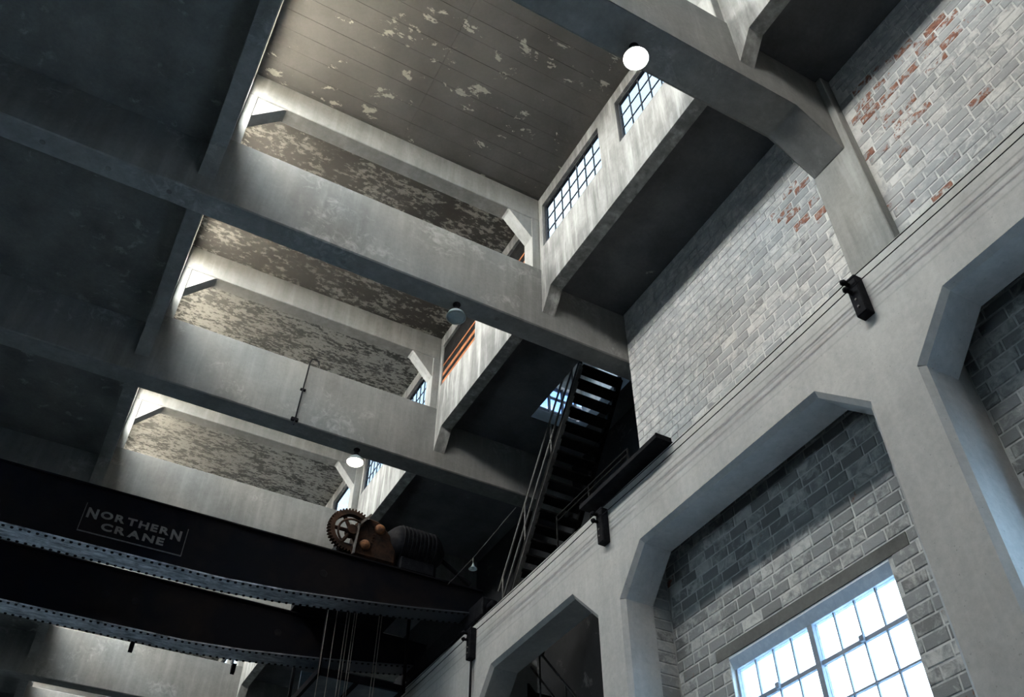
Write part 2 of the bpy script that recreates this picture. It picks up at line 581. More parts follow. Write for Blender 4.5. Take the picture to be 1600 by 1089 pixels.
# ------------------------------------------------------------------ lantern frames standing on the beams
FLAB = ['over the near beam', 'above the beam with the white lamp', 'with angled corner brackets, framing the smooth ceiling bay',
        'across the mottled bay, behind the unlit lamp', 'across the speckled bay behind the orange lamp', 'beyond the crane', 'past the crane girders', 'at the far end']
for i, (a, b) in enumerate(BEAMS):
    ya, yb = a + 0.02, a + 0.30
    f = empty('lantern_frame', ((MX0 + MX1) / 2, (ya + yb) / 2, ZT))
    tag(f, 'pale concrete roof lantern frame ' + FLAB[i], 'frame', 'lantern frames')
    f['kind'] = 'structure'

    def loc(bm):
        bmesh.ops.translate(bm, verts=bm.verts[:], vec=-f.location)
        return bm
    for e0, e1 in ((MX0 - 0.12, MX0 - 0.0005), (MX1 + 0.0005, MX1 + 0.12)):
        obj('end_block', loc(box(BM(), e0, e1, a, b, ZT - 0.02, ZM)), 'pale', f)
    obj('crossbeam', loc(box(BM(), MX0, MX1, ya, yb, 12.72, ZM, 0.012)), 'pale', f)
    for s in (0, 1):
        X = (lambda v: MX0 + v) if s == 0 else (lambda v: MX1 - v)
        lo, hi = sorted((X(0), X(0.15)))
        obj('post', loc(box(BM(), lo, hi, ya, yb, ZT, 12.72, 0.008)), 'pale', f)
        obj('bracket', loc(prism(BM(), [(X(0.15), 12.72), (X(0.62), 12.72), (X(0.58), 12.70), (X(0.15), 12.20)], 'y', ya + 0.02, yb - 0.02)), 'pale', f)

# ------------------------------------------------------------------ lantern side walls and windows
def window_grid(name, label, x, y0, y1, z0, z1, ncol, nrow, gmat, smat, bar=0.017, frame=0.04, group=None, fine=True, wobble=0.0):
    w = empty(name, (x, (y0 + y1) / 2, z0))
    tag(w, label, 'window', group, 'structure')
    o3 = Vector(w.location)

    def L(bm):
        bmesh.ops.translate(bm, verts=bm.verts[:], vec=-o3)
        return bm
    fb = BM()
    box(fb, x - 0.03, x + 0.03, y0, y0 + frame, z0, z1)
    box(fb, x - 0.03, x + 0.03, y1 - frame, y1, z0, z1)
    box(fb, x - 0.03, x + 0.03, y0 + frame, y1 - frame, z1 - frame, z1)
    box(fb, x - 0.03, x + 0.03, y0 + frame, y1 - frame, z0, z0 + frame)
    obj('frame', L(fb), smat, w)
    ya, yb, za, zb = y0 + frame, y1 - frame, z0 + frame, z1 - frame
    dy, dz = (yb - ya) / ncol, (zb - za) / nrow
    if not fine:
        obj('pane', L(box(BM(), x - 0.003, x + 0.003, ya, yb, za, zb)), gmat, w)
        return w
    for i in range(1, ncol):
        obj('glazing_bar', L(box(BM(), x - 0.01, x + 0.01, ya + i * dy - bar / 2, ya + i * dy + bar / 2, za, zb)), smat, w)
    for j in range(1, nrow):
        obj('glazing_bar', L(box(BM(), x - 0.009, x + 0.009, ya, yb, za + j * dz - bar / 2, za + j * dz + bar / 2)), smat, w)
    pb = box(BM(), -0.003, 0.003, -dy / 2, dy / 2, -dz / 2, dz / 2)
    first = obj('pane', pb, gmat, w)
    me = first.data
    for i in range(ncol):
        for j in range(nrow):
            o = first if i == j == 0 else put('pane', me, w, (0, 0, 0))
            o.location = Vector((x, ya + (i + 0.5) * dy, za + (j + 0.5) * dz)) - o3
    return w


WZ0, WZ1 = 11.90, 13.03
wn_i = 2
side_lab = ['behind the viewer', 'in the nearest bay', 'facing the white lamp, streaked and bright', 'under the orange boarded windows',
            'beside the orange lamp', 'above the crane', 'beyond the crane', 'farther along', 'at the far end']
for i, (a, b) in enumerate(MB):
    L_ = b - a
    wa = (a + 0.10, a + (L_ - 0.46) / 2 - 0.02)
    wb = (b - 0.09 - (wa[1] - wa[0]), b - 0.09)
    hl = 0.28
    for s in (1, 0):
        x0, x1 = (5.12, 5.34) if s else (-0.37, -0.14)
        m = BM()
        prism(m, [(a, WZ0), (b, WZ0), (b, 10.35), (b - hl, 10.75), (a + hl, 10.75), (a, 10.35)], 'x', x0, x1)
        t0, t1 = (x0, x0 + 0.12) if s else (x1 - 0.12, x1)      # thinner beside and above the windows
        box(m, t0, t1, a, b, WZ1, ZM)
        for q0, q1 in ((a, wa[0]), (wa[1], wb[0]), (wb[1], b)):
            box(m, t0, t1, q0, q1, WZ0, WZ1)
        if s:
            lab = 'pale concrete lantern wall ' + side_lab[i]
        else:
            lab = 'opposite concrete lantern wall with a grey soffit strip, ' + side_lab[i]
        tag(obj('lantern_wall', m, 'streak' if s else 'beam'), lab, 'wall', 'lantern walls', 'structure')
        for k, (q0, q1) in enumerate((wa, wb)):
            wx = x0 + 0.08 if s else x1 - 0.08
            near = ('nearer', 'farther')[k]
            if s:
                g = 'dusty'
                lab = {1: near + ' steel lantern window in the nearest bay',
                       2: ('steel lantern window with small panes, partly behind the white lamp', 'seven-column steel lantern window beside the white lamp bay')[k],
                       3: ('lantern window with orange boarding, mostly behind the plain beam', 'lantern window boarded with orange planks near the unlit lamp')[k],
                       4: ('small-paned lantern window beside the orange lamp', 'small-paned lantern window seen behind the corner post')[k]}.get(
                    i, near + ' lantern window ' + side_lab[i])
                w = window_grid('window_%d' % wn_i, lab, wx, q0, q1, WZ0, WZ1, 7, 3, g, 'sash', group='lantern windows', fine=i in (1, 2, 3, 4))
                if i == 3:
                    for zz, hh, mm in ((11.94, 0.10, 'board'), (12.05, 0.10, 'stair'), (12.16, 0.10, 'board'), (12.27, 0.13, 'stair'), (12.44, 0.05, 'board'), (12.50, 0.46, 'stair')):
                        obj('plank', box(BM(), -0.055, -0.035, -(q1 - q0) / 2 + 0.01, (q1 - q0) / 2 - 0.01, zz - WZ0, zz - WZ0 + hh), mm, w)
                portal((x1 + 0.12, (q0 + q1) / 2, (WZ0 + WZ1) / 2), q1 - q0, WZ1 - WZ0, (-1, 0, 0))
            else:
                w = window_grid('window_%d' % wn_i, near + ' opposite lantern window above the grey soffit strip, ' + side_lab[i],
                                wx, q0, q1, WZ0, WZ1, 7, 3, 'clear', 'sash', group='opposite lantern windows', fine=False)
                portal((x0 - 0.05, (q0 + q1) / 2, (WZ0 + WZ1) / 2), q1 - q0, WZ1 - WZ0, (1, 0, 0))
            wn_i += 1

# ------------------------------------------------------------------ brick work
BL, BH, J = 0.312, 0.1435, 0.013
brick_meshes = []
for v in range(8):
    rnd = random.Random(100 + v)
    b = BM()
    back = [b.verts.new((1, y, z)) for y, z in ((-.5, -.5), (.5, -.5), (.5, .5), (-.5, .5))]
    mid = [b.verts.new((0.28, y * rnd.uniform(.96, 1.0), z * rnd.uniform(.93, 1.0))) for y, z in ((-.5, -.5), (.5, -.5), (.5, .5), (-.5, .5))]
    fr = [b.verts.new((rnd.uniform(0, 0.12), y * rnd.uniform(.88, .94), z * rnd.uniform(.80, .90))) for y, z in ((-.5, -.5), (.5, -.5), (.5, .5), (-.5, .5))]
    for p, q in ((back, mid), (mid, fr)):
        for k in range(4):
            b.faces.new((p[k], p[(k + 1) % 4], q[(k + 1) % 4], q[k]))
    b.faces.new(fr)
    bmesh.ops.recalc_face_normals(b, faces=b.faces[:])
    me = bpy.data.meshes.new('brick')
    b.to_mesh(me)
    b.free()
    me.materials.append(MAT['brick'])
    brick_meshes.append(me)


def screen(p):
    c = Vector(p)
    zc = c.dot(fwd)
    if zc <= 0.1:
        return None
    return 800 + 1403.893 * c.dot(r2) / zc, 544.5 - 1403.893 * c.dot(u2) / zc, zc


def lay(x, y0, y1, z0, z1, holes=(), phase=0.0):
    """running bond in the plane x: list of (y, z, length, height)"""
    out = []
    row = 0
    z = z1
    while z - BH > z0 - 0.06:
        h = min(BH, z - z0)
        if h < 0.05:
            break
        y = y0 - ((row % 2) * 0.5 + phase + random.uniform(-0.06, 0.06)) * BL
        while y < y1:
            ln = BL * random.choice((1, 1, 1, 1, 0.94, 1.05, 0.62))
            a, b = max(y, y0), min(y + ln, y1)
            segs = [(a, b)]
            for (hy0, hy1, hz0, hz1) in holes:
                if z - h / 2 > hz0 and z - h / 2 < hz1:
                    ns = []
                    for (p, q) in segs:
                        if q <= hy0 or p >= hy1:
                            ns.append((p, q))
                        else:
                            if p < hy0:
                                ns.append((p, hy0))
                            if q > hy1:
                                ns.append((hy1, q))
                    segs = ns
            for (p, q) in segs:
                if q - p > 0.05:
                    out.append(((p + q) / 2, z - h / 2, q - p - J, h - J))
            y += ln
        z -= BH
        row += 1
    return out


def set_bricks(parent, x, bricks, wearf, limit=290, shown=None, tone=0.5):
    inv = Vector(parent.location)
    vis = []
    rest = []
    for br in bricks:
        s = screen((x, br[0], br[1]))
        ok = s and -30 < s[0] < 1630 and -30 < s[1] < 1119 and (shown is None or shown(br[0], br[1]))
        (vis if ok else rest).append((s[2] if s else 99, br))
    vis.sort(key=lambda t: t[0])
    rest = vis[limit:] + rest
    vis = vis[:limit]
    for d, (yc, zc, ln, h) in vis:
        o = put('brick', random.choice(brick_meshes), parent, Vector((x - random.uniform(0.0, 0.004), yc, zc)) - inv,
                (0.034, ln, h), (0, random.uniform(-.012, .012), random.uniform(-.006, .006)))
        w = wearf(yc, zc)
        o.color = (w, min(1, max(0, random.gauss(tone, 0.13))), max(0, min(1, random.gauss(0.36, 0.26))), 1)
    if rest:
        b = BM()
        for d, (yc, zc, ln, h) in rest:
            box(b, x - 0.003, x + 0.02, yc - ln / 2, yc + ln / 2, zc - h / 2, zc + h / 2)
        bmesh.ops.translate(b, verts=b.verts[:], vec=-inv)
        o = obj('bricks', b, 'brick', parent)
        o.color = (0.12, 0.5, 0.45, 1)
        o['kind'] = 'stuff'


# upper wall, above the crane runway
WEND = 8.40
wr = empty('wall_right', (XR, 2, 7.0))
tag(wr, 'whitewashed clay-tile upper wall above the crane runway, red tile showing by the pier', 'wall', kind='structure')
b = box(BM(), XR + 0.008, XR + 0.36, Y0, WEND, 6.5, ZC)
bmesh.ops.translate(b, verts=b.verts[:], vec=-wr.location)
obj('masonry', b, 'mortar', wr)


def wear_up(y, z):
    d = math.hypot((y - 3.2) / 0.9, (z - 9.6) / 1.4)
    p = 0.75 * math.exp(-d * d) + (0.25 if y < 2.2 and z > 8.9 else 0.0) + 0.35 * math.exp(-((y - 4.5) / 0.5) ** 2 - ((z - 9.7) / 0.35) ** 2)
    return random.uniform(0.30, 0.60) if random.random() < min(1, p * 1.2) else random.uniform(0.0, 0.22) + (0.2 if random.random() < 0.06 else 0)


set_bricks(wr, XR, [q for q in lay(XR, -1.0, WEND, 7.05, ZC) if not (3.40 < q[0] < 4.08)], wear_up, 298, lambda y, z: z < 10.45 and z > 7.55 + 0.0)
# end face of that wall toward the stairwell, and pier under the wide beam
tag(obj('wall_pier', prism(BM(), [(6.56, 3.42), (6.56, 4.06), (6.72, 4.06), (6.72, 3.42)], 'z', 7.0, ZC, 0.01), 'pale'),
    'smooth concrete pier on the brick wall under the wide beam', 'pier', kind='structure')

# ------------------------------------------------------------------ crane runway: concrete frame with cranked openings
RX0, RX1, RT = 6.06, 6.52, 7.05
COLS = [(-1.25, -0.72), (3.47, 4.04), (8.32, 8.82), (12.34, 12.92), (16.6, 17.2), (20.9, 21.5), (25.4, 26.0), (29.8, 30.4)]
rf = empty('wall_runway', (RX0, 6, FLOOR))
tag(rf, 'smooth grey concrete crane runway frame with cranked openings below the brick wall', 'wall', kind='structure')
ro = Vector(rf.location)


def LR(bm):
    bmesh.ops.translate(bm, verts=bm.verts[:], vec=-ro)
    return bm


for a, b in [(Y0, Y0 + 0.3)] + COLS + [(Y1 - 0.3, Y1)]:
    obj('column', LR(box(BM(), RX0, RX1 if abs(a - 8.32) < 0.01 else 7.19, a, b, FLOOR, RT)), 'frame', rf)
spans = [(Y0 + 0.3, COLS[0][0])] + [(COLS[i][1], COLS[i + 1][0]) for i in range(len(COLS) - 1)] + [(COLS[-1][1], Y1 - 0.3)]
for a, b in spans:
    bm = BM()
    ch = 0.055
    front = [(a, 5.57), (a + 0.58, 6.15), (b - 0.53, 6.13), (b, 5.57)]
    inner = [(a + ch, 5.57 - ch * 0.4), (a + 0.58 + ch * 0.35, 6.15 - ch), (b - 0.53 - ch * 0.35, 6.13 - ch), (b - ch, 5.57 - ch * 0.4)]
    top = [(a, RT), (b, RT)]

    def V(p, x):
        return bm.verts.new((x, p[0], p[1]))
    f = [V(p, RX0) for p in front]
    c = [V(p, RX0 + ch) for p in inner]
    k = [V(p, RX1) for p in inner]
    t0 = [V(p, RX0) for p in top]
    t1 = [V(p, RX1) for p in top]
    bm.faces.new([t0[0]] + f + [t0[1]])
    bm.faces.new([t1[0]] + k + [t1[1]])
    bm.faces.new((t0[0], t0[1], t1[1], t1[0]))
    for i in range(3):
        bm.faces.new((f[i], f[i + 1], c[i + 1], c[i]))
        bm.faces.new((c[i], c[i + 1], k[i + 1], k[i]))
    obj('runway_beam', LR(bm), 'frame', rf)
    # chamfer battens running down the column edges
    for ye, sgn in ((a, 1), (b, -1)):
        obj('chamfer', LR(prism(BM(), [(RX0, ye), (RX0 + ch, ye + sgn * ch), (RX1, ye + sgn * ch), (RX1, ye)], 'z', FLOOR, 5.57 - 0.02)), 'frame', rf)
# deck behind the runway beam, and the crane rail
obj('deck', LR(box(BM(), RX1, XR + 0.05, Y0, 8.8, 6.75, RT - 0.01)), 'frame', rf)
tag(obj('crane_rail', box(BM(), 6.33, 6.40, Y0 + 0.1, Y1 - 0.1, RT, RT + 0.12), 'black'), 'black crane rail running on top of the concrete runway beam', 'rail')
# the same runway on the far side carries the other end of the crane
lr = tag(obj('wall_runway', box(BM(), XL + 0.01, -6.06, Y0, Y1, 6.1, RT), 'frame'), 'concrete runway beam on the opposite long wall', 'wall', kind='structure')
tag(obj('crane_rail', box(BM(), -6.40, -6.33, Y0 + 0.1, Y1 - 0.1, RT, RT + 0.12), 'black'), 'black crane rail on the opposite runway beam', 'rail')

# ------------------------------------------------------------------ infill walls with large windows under the runway
IX = 6.83


def infill(name, label, wlab, y0, y1, wy0, wy1, num, returns, fine):
    w = empty(name, (IX, (y0 + y1) / 2, FLOOR))
    tag(w, label, 'wall', kind='structure')
    o3 = Vector(w.location)

    def L(bm):
        bmesh.ops.translate(bm, verts=bm.verts[:], vec=-o3)
        return bm
    zt, zs = 4.62, -0.6
    m = BM()
    box(m, IX + 0.008, IX + 0.36, y0, wy0, FLOOR, 6.75)
    box(m, IX + 0.008, IX + 0.36, wy1, y1, FLOOR, 6.75)
    box(m, IX + 0.008, IX + 0.36, wy0, wy1, zt, 6.75)
    box(m, IX + 0.008, IX + 0.36, wy0, wy1, FLOOR, zs)
    obj('masonry', L(m), 'mortar', w)
    obj('lintel', L(box(BM(), IX - 0.004, IX + 0.05, wy0 - 0.28, wy1 + 0.2, zt - 0.02, zt + 0.12)), 'slab', w)
    hole = (wy0, wy1, zs, zt)
    hole2 = (wy0 - 0.28, wy1 + 0.2, zt - 0.04, zt + 0.14)
    br = lay(IX, y0, y1, FLOOR, 6.62, (hole, hole2), 0.2)
    set_bricks(w, IX, br, lambda y, z: random.uniform(0.35, 0.55) if random.random() < 0.03 else random.uniform(0, 0.2),
               280, (lambda y, z: z > 3.0 and (y > y0 + 0.3)) if returns else (lambda y, z: z > 3.6), 0.12)
    if returns:
        b = box(BM(), RX1 + 0.002, IX + 0.02, y1 - 0.01, y1 + 0.2, FLOOR, 6.75)
        obj('masonry', L(b), 'mortar', w)
        z = 6.5
        k = 0
        while z > 3.2:
            me = random.choice(brick_meshes)
            o = put('brick', me, w, Vector(((RX1 + IX) / 2, y1 - 0.022, z)) - o3, (0.03, IX - RX1 - 0.03, BH - J), (0, 0, math.radians(90)))
            o.color = (random.uniform(0, .2), random.random() * .8, random.random() * .6, 1)
            z -= BH
    # steel window, set back in the wall
    x = IX + 0.10
    win = empty('window_%d' % num, (x, (wy0 + wy1) / 2, zs))
    tag(win, wlab, 'window', 'large wall windows', 'structure')
    o4 = Vector(win.location)

    def LW_(bm):
        bmesh.ops.translate(bm, verts=bm.verts[:], vec=-o4)
        return bm
    obj('head', LW_(prism(BM(), [(IX + 0.01, zt - 0.02), (IX + 0.0, zt - 0.055), (IX + 0.03, zt - 0.10), (IX + 0.07, zt - 0.16), (IX + 0.16, zt - 0.16), (IX + 0.16, zt - 0.02)], 'y', wy0, wy1)), 'headpaint', win)
    cy_ = (wy0 + wy1) / 2
    zg = zt - 0.16
    obj('mullion', LW_(box(BM(), x - 0.04, x + 0.05, cy_ - 0.035, cy_ + 0.035, zs, zg)), 'bluesash', win)
    for q in (wy0, wy1 - 0.03):
        obj('frame', LW_(box(BM(), x - 0.03, x + 0.03, q, q + 0.03, zs, zg)), 'bluesash', win)
    rows = 12
    dz = (zg - zs) / rows
    first = None
    for a, b in ((wy0 + 0.03, cy_ - 0.035), (cy_ + 0.035, wy1 - 0.03)):
        dy = (b - a) / 4
        for i in range(1, 4):
            obj('glazing_bar', LW_(box(BM(), x - 0.012, x + 0.012, a + i * dy - 0.009, a + i * dy + 0.009, zs, zg)), 'bluesash', win)
        for j in range(1, rows):
            th = 0.022 if (rows - j) % 5 == 1 else 0.010
            z = zs + j * dz
            obj('glazing_bar', LW_(box(BM(), x - 0.02, x + 0.02, a, b, z - th, z + th)), 'bluesash', win)
            if (rows - j) % 5 == 1:
                obj('latch', LW_(box(BM(), x - 0.06, x - 0.01, (a + b) / 2 - 0.03, (a + b) / 2 + 0.03, z - 0.02, z + 0.045, 0.01)), 'bluesash', win)
        for i in range(4):
            for j in range(rows):
                if first is None:
                    first = obj('pane', box(BM(), -0.003, 0.003, -dy / 2, dy / 2, -dz / 2, dz / 2), 'bright', win)
                    o = first
                else:
                    o = put('pane', first.data, win, (0, 0, 0))
                o.location = Vector((x + 0.01, a + (i + 0.5) * dy, zs + (j + 0.5) * dz)) - o4
    portal((x + 0.2, cy_, (zs + zt) / 2), wy1 - wy0, zt - zs, (-1, 0, 0))
    return w


infill('wall_infill', 'grey clay-tile infill wall around the bright white window', 'blown-out white steel window below the tile wall',
       4.04, 8.32, 4.97, 7.40, 60, True, True)
infill('wall_infill', 'clay-tile infill wall at the edge of view beyond the thick column', 'steel window out of sight beyond the thick column',
       -0.72, 3.47, 0.35, 2.85, 61, False, True)
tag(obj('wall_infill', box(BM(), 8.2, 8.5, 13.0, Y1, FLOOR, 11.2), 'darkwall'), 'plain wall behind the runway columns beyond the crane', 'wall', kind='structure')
tag(obj('wall_infill', box(BM(), IX, IX + 0.35, Y0, -0.72, FLOOR, 6.9), 'wall'), 'plain infill wall behind the viewer', 'wall', kind='structure')

# ------------------------------------------------------------------ stairwell behind the runway
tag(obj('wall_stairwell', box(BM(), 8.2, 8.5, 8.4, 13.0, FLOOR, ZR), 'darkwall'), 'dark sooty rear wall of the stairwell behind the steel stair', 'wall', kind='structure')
bm = BM()
box(bm, XR + 0.36, 8.2, 8.05, 8.41, FLOOR, ZC)
box(bm, RX1, XR + 0.4, 8.33, 8.41, FLOOR, 6.75)
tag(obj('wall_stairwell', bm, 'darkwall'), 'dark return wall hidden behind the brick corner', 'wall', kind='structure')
tag(obj('wall_white_skin', box(BM(), XR + 0.40, 8.5, 7.99, 8.05, FLOOR, ZR), 'whiteskin'), 'white skin added outside the stairwell to brighten the window panes', 'wall', kind='structure')  # added white skin, so the panes that face it look as bright as sky
# roof house above the hatch, lit by its own skylight
bm = BM()
px0, px1, py0, py1, pz0, pz1 = 6.3, 8.6, 9.2, 12.6, ZR, 13.9
box(bm, px0 - 0.2, px0, py0, py1, pz0, pz1)
box(bm, px1, px1 + 0.2, py0, py1, pz0, pz1)
box(bm, px0 - 0.2, px1 + 0.2, py0 - 0.2, py0, pz0, pz1)
box(bm, px0 - 0.2, px1 + 0.2, py1, py1 + 0.2, pz0, 11.75)
box(bm, px0 - 0.2, px1 + 0.2, py1, py1 + 0.2, 13.3, pz1)
box(bm, px0, px1, py0, py0 + 1.1, pz1 - 0.15, pz1)
box(bm, px0, px1, py1 - 0.9, py1, pz1 - 0.15, pz1)
tag(obj('wall_roof_house', bm, 'pale'), 'pale walls of the small roof house seen up through the stair hatch', 'wall', kind='structure')
hw = empty('window_62', (7.4, 11.0, pz1 - 0.1))
tag(hw, 'bluish skylight bars glimpsed through the stair hatch', 'window', kind='structure')
obj('pane', box(BM(), -1.1, 1.1, -0.7, 0.7, 0.0, 0.01), 'bright', hw)
for k in range(5):
    obj('glazing_bar', box(BM(), -1.1, 1.1, -0.7 + k * 0.33, -0.66 + k * 0.33, -0.05, 0.0), 'sash', hw)
portal((7.4, 11.0, pz1 + 0.05), 1.4, 2.2, (0, 0, -1))
hv = empty('window_63', (7.4, py1 + 0.1, 11.75))
tag(hv, 'blue-tinted barred window of the roof house behind the stair hatch', 'window', kind='structure')
obj('pane', box(BM(), -1.3, 1.3, 0.0, 0.01, 0.0, 1.55), 'blue', hv)
for k in range(8):
    obj('glazing_bar', box(BM(), -1.3 + k * 0.34, -1.26 + k * 0.34, -0.03, 0.03, 0.0, 1.55), 'sash', hv)
for k in range(1, 4):
    obj('glazing_bar', box(BM(), -1.3, 1.3, -0.025, 0.025, k * 0.4, k * 0.4 + 0.04), 'sash', hv)


def stair(label, y0, z0, y1, z1, xa, xb, n):
    s = empty('steel_stair', ((xa + xb) / 2, y0, z0))
    tag(s, label, 'stair', 'steel stairs')
    o3 = Vector(s.location)

    def L(bm):
        bmesh.ops.translate(bm, verts=bm.verts[:], vec=-o3)
        return bm
    dy, dz = (y1 - y0) / n, (z1 - z0) / n
    d = Vector((0, y1 - y0, z1 - z0)).normalized()
    nrm = Vector((0, -d.z, d.y)) if d.y > 0 else Vector((0, d.z, -d.y))
    for x in (xa, xb):
        P = [(y0, z0 - 0.06), (y1, z1 - 0.06), (y1, z1 + 0.16), (y0, z0 + 0.16)]
        obj('stringer', L(prism(BM(), P, 'x', x - 0.02, x + 0.02)), 'stair', s)
        obj('stringer_edge', L(prism(BM(), [(p[0], p[1] - 0.015 if i < 2 else p[1] - 0.215) for i, p in enumerate(P)], 'x', x - 0.045, x + 0.045)), 'rail' if x == xa else 'stair', s)
    for k in range(n):
        yc, zc = y0 + dy * (k + 0.5), z0 + dz * (k + 0.5)
        obj('tread', L(box(BM(), xa + 0.02, xb - 0.02, yc - 0.12, yc + 0.12, zc, zc + 0.035)), 'stair', s)
    for h in (0.50, 0.95):
        obj('handrail', L(tube(BM(), [(xa, y0, z0 + h), (xa, y1 - dy * 0.5, z1 + h - dz * 0.5)], 0.02)), 'rail', s)
    for k in (1, n // 3, 2 * n // 3, n - 2):
        yc, zc = y0 + dy * k, z0 + dz * k
        obj('baluster', L(tube(BM(), [(xa, yc, zc), (xa, yc, zc + 0.95)], 0.016)), 'rail', s)
    return s


stair('dark open-tread steel stair climbing to the ceiling hatch', 13.0 - 0.1, 7.12, 9.80, 11.15, 6.75, 7.6, 19)
stair('dark lower stair glimpsed through the shadowed runway opening', 9.1, 2.55, 12.3, 6.05, 7.0, 7.85, 17)
# landing steelwork on the runway beside the stair
lb = empty('landing_plate', (6.0, 8.0, RT))
tag(lb, 'black steel landing plate lying on the runway edge beside the stair', 'steel beam')
lo = Vector(lb.location)
for nm, pts, z0, z1 in (('plate', [(5.82, 6.92), (6.08, 6.92), (6.08, 8.75), (5.82, 8.75)], 7.055, 7.075),
                        ('upstand', [(5.82, 6.92), (5.84, 6.92), (5.84, 8.75), (5.82, 8.75)], 7.075, 7.12),
                        ('end_lip', [(5.82, 6.92), (6.06, 6.92), (6.06, 6.94), (5.82, 6.94)], 7.075, 7.13)):
    b = prism(BM(), pts, 'z', z0, z1)
    bmesh.ops.translate(b, verts=b.verts[:], vec=-lo)
    obj(nm, b, 'black', lb)
for h in (0.55, 0.65):
    b = tube(BM(), [(6.1, 7.9, RT + h * 0.9), (6.1, 9.8, RT + h * 0.9)], 0.014)
    bmesh.ops.translate(b, verts=b.verts[:], vec=-lo)
    obj('rail', b, 'stair', lb)
for yy in (7.9, 8.9, 9.8):
    b = tube(BM(), [(6.1, yy, RT), (6.1, yy, RT + 0.59)], 0.014)
    bmesh.ops.translate(b, verts=b.verts[:], vec=-lo)
    obj('rail_post', b, 'stair', lb)

# ------------------------------------------------------------------ conductor wires and their brackets along the runway
wires = []
for z, lab in ((6.865, 'upper thin black conductor wire strung along the runway face'), (6.755, 'lower thin black conductor wire strung along the runway face')):
    pts = []
    ys = [Y0 + 0.1, -1.0, 3.72, 8.48, 12.45, 16.9, 21.2, 25.7, 30.1]
    for a, b in zip(ys, ys[1:]):
        for k in range(8):
            t = k / 8
            pts.append((5.90, a + (b - a) * t, z - 0.03 * 4 * t * (1 - t)))
    pts.append((5.90, ys[-1], z))
    wires.append(tag(obj('conductor_wire', tube(BM(), pts, 0.0065, 6), 'black'), lab, 'wire', 'conductor wires'))
for y, lab in ((3.72, 'black insulator block below the concrete pier, fixed to the runway face'),
               (8.48, 'black insulator block at the middle of the runway face, below the landing beam'),
               (12.40, 'black insulator block beside the crane end, with a pipe running down')):
    w = empty('insulator_block', (RX0, y, 6.42))
    tag(w, lab, 'bracket', 'insulator blocks on the runway')
    obj('block', box(BM(), -0.12, 0.0, -0.07, 0.07, 0.0, 0.53, 0.012), 'black', w)
    for z in (0.445, 0.335):
        obj('insulator', lathe(BM(), [(0, 0), (0.022, 0), (0.022, 0.05), (0.034, 0.055), (0.034, 0.08), (0.02, 0.085), (0.02, 0.10), (0, 0.10)], (-0.12, 0.03, z), (-1, 0, 0), 12), 'black', w, True)
    for z in (0.10, 0.20):
        obj('bolt', lathe(BM(), [(0, 0), (0.014, 0), (0.014, 0.015), (0, 0.018)], (-0.12, 0, z), (-1, 0, 0), 6), 'rail', w)
tag(obj('conduit', tube(BM(), [(RX0 - 0.05, 12.40, 6.44), (RX0 - 0.05, 12.40, 1.0)], 0.02), 'black'), 'thin black pipe running down from the insulator block by the crane', 'pipe')
# rope in the dark opening
tag(obj('hanging_rope', tube(BM(), [(6.40, 8.93, 5.45), (6.40, 9.0, 5.1), (6.40, 8.99, 4.6), (6.40, 8.97, 4.0)], 0.012, 6), 'cord'),
    'thin brown rope hanging in the dark runway opening', 'rope')

# ------------------------------------------------------------------ lamps hung below the beams
def lamp(label, y, lit):
    z = 9.72
    L = empty('pendant_lamp', (3.72, y, z))
    tag(L, label, 'lamp', 'pendant lamps under the beams')
    obj('mount', lathe(BM(), [(0, 0.283), (0.06, 0.283), (0.06, 0.262), (0.03, 0.255), (0.03, 0.18), (0, 0.18)], (0, 0, 0), seg=16), 'black', L, True)
    obj('socket', lathe(BM(), [(0, 0.20), (0.045, 0.20), (0.055, 0.13), (0.05, 0.11), (0, 0.11)], (0, 0, 0), seg=16), 'black', L, True)
    obj('shade', lathe(BM(), [(0.03, 0.125), (0.07, 0.11), (0.12, 0.06), (0.145, 0.0), (0.15, -0.01), (0.152, 0.0), (0.126, 0.066), (0.074, 0.12), (0.03, 0.135)], (0, 0, 0), seg=28), 'enamel', L, True)
    obj('lens', lathe(BM(), [(0, -0.03), (0.06, -0.026), (0.11, -0.012), (0.142, 0.008), (0.10, 0.012), (0, 0.012)], (0, 0, 0), seg=28), lit or 'enamel', L, True)


lamp('round lamp glowing white under the wide beam', 3.85, 'lampon')
lamp('unlit round grey lamp under the plain beam', 8.62, None)
lamp('round lamp glowing orange-white under the beam with the hooked pipe', 12.72, 'lampwarm')

# hooked pipe on the beam face
bm = BM()
pts = [(2.68, 12.45, 11.40), (2.66, 12.45, 11.47), (2.62, 12.45, 11.51), (2.57, 12.45, 11.51), (2.525, 12.45, 11.47), (2.505, 12.45, 11.40), (2.46, 12.46, 10.0), (2.455, 12.46, 9.90)]
hp = tag(obj('hooked_pipe', tube(bm, pts, 0.014, 8), 'black'), 'thin black pipe hooked over the beam face', 'pipe')
obj('base_plate', box(BM(), 2.39, 2.52, 12.44, 12.50, 9.99, 10.06, 0.01), 'black', hp)
obj('clip', box(BM(), 2.44, 2.54, 12.455, 12.50, 10.72, 10.75), 'black', hp)

# ------------------------------------------------------------------ travelling crane
crane = empty('overhead_crane', (0, 14.3, RT + 0.12))
tag(crane, 'black riveted overhead travelling crane with two fish-bellied girders and name plate', 'crane')
co = Vector(crane.location)


def LC(bm):
    bmesh.ops.translate(bm, verts=bm.verts[:], vec=-co)
    return bm


def belly(x):
    ax = abs(x)
    T = [(0, 7.05), (2.0, 7.05), (3.0, 7.115), (4.2, 7.25), (5.1, 7.37), (6.0, 7.51), (6.45, 7.58)]
    for (a, za), (b, zb) in zip(T, T[1:]):
        if ax <= b:
            return za + (zb - za) * (ax - a) / (b - a)
    return T[-1][1]


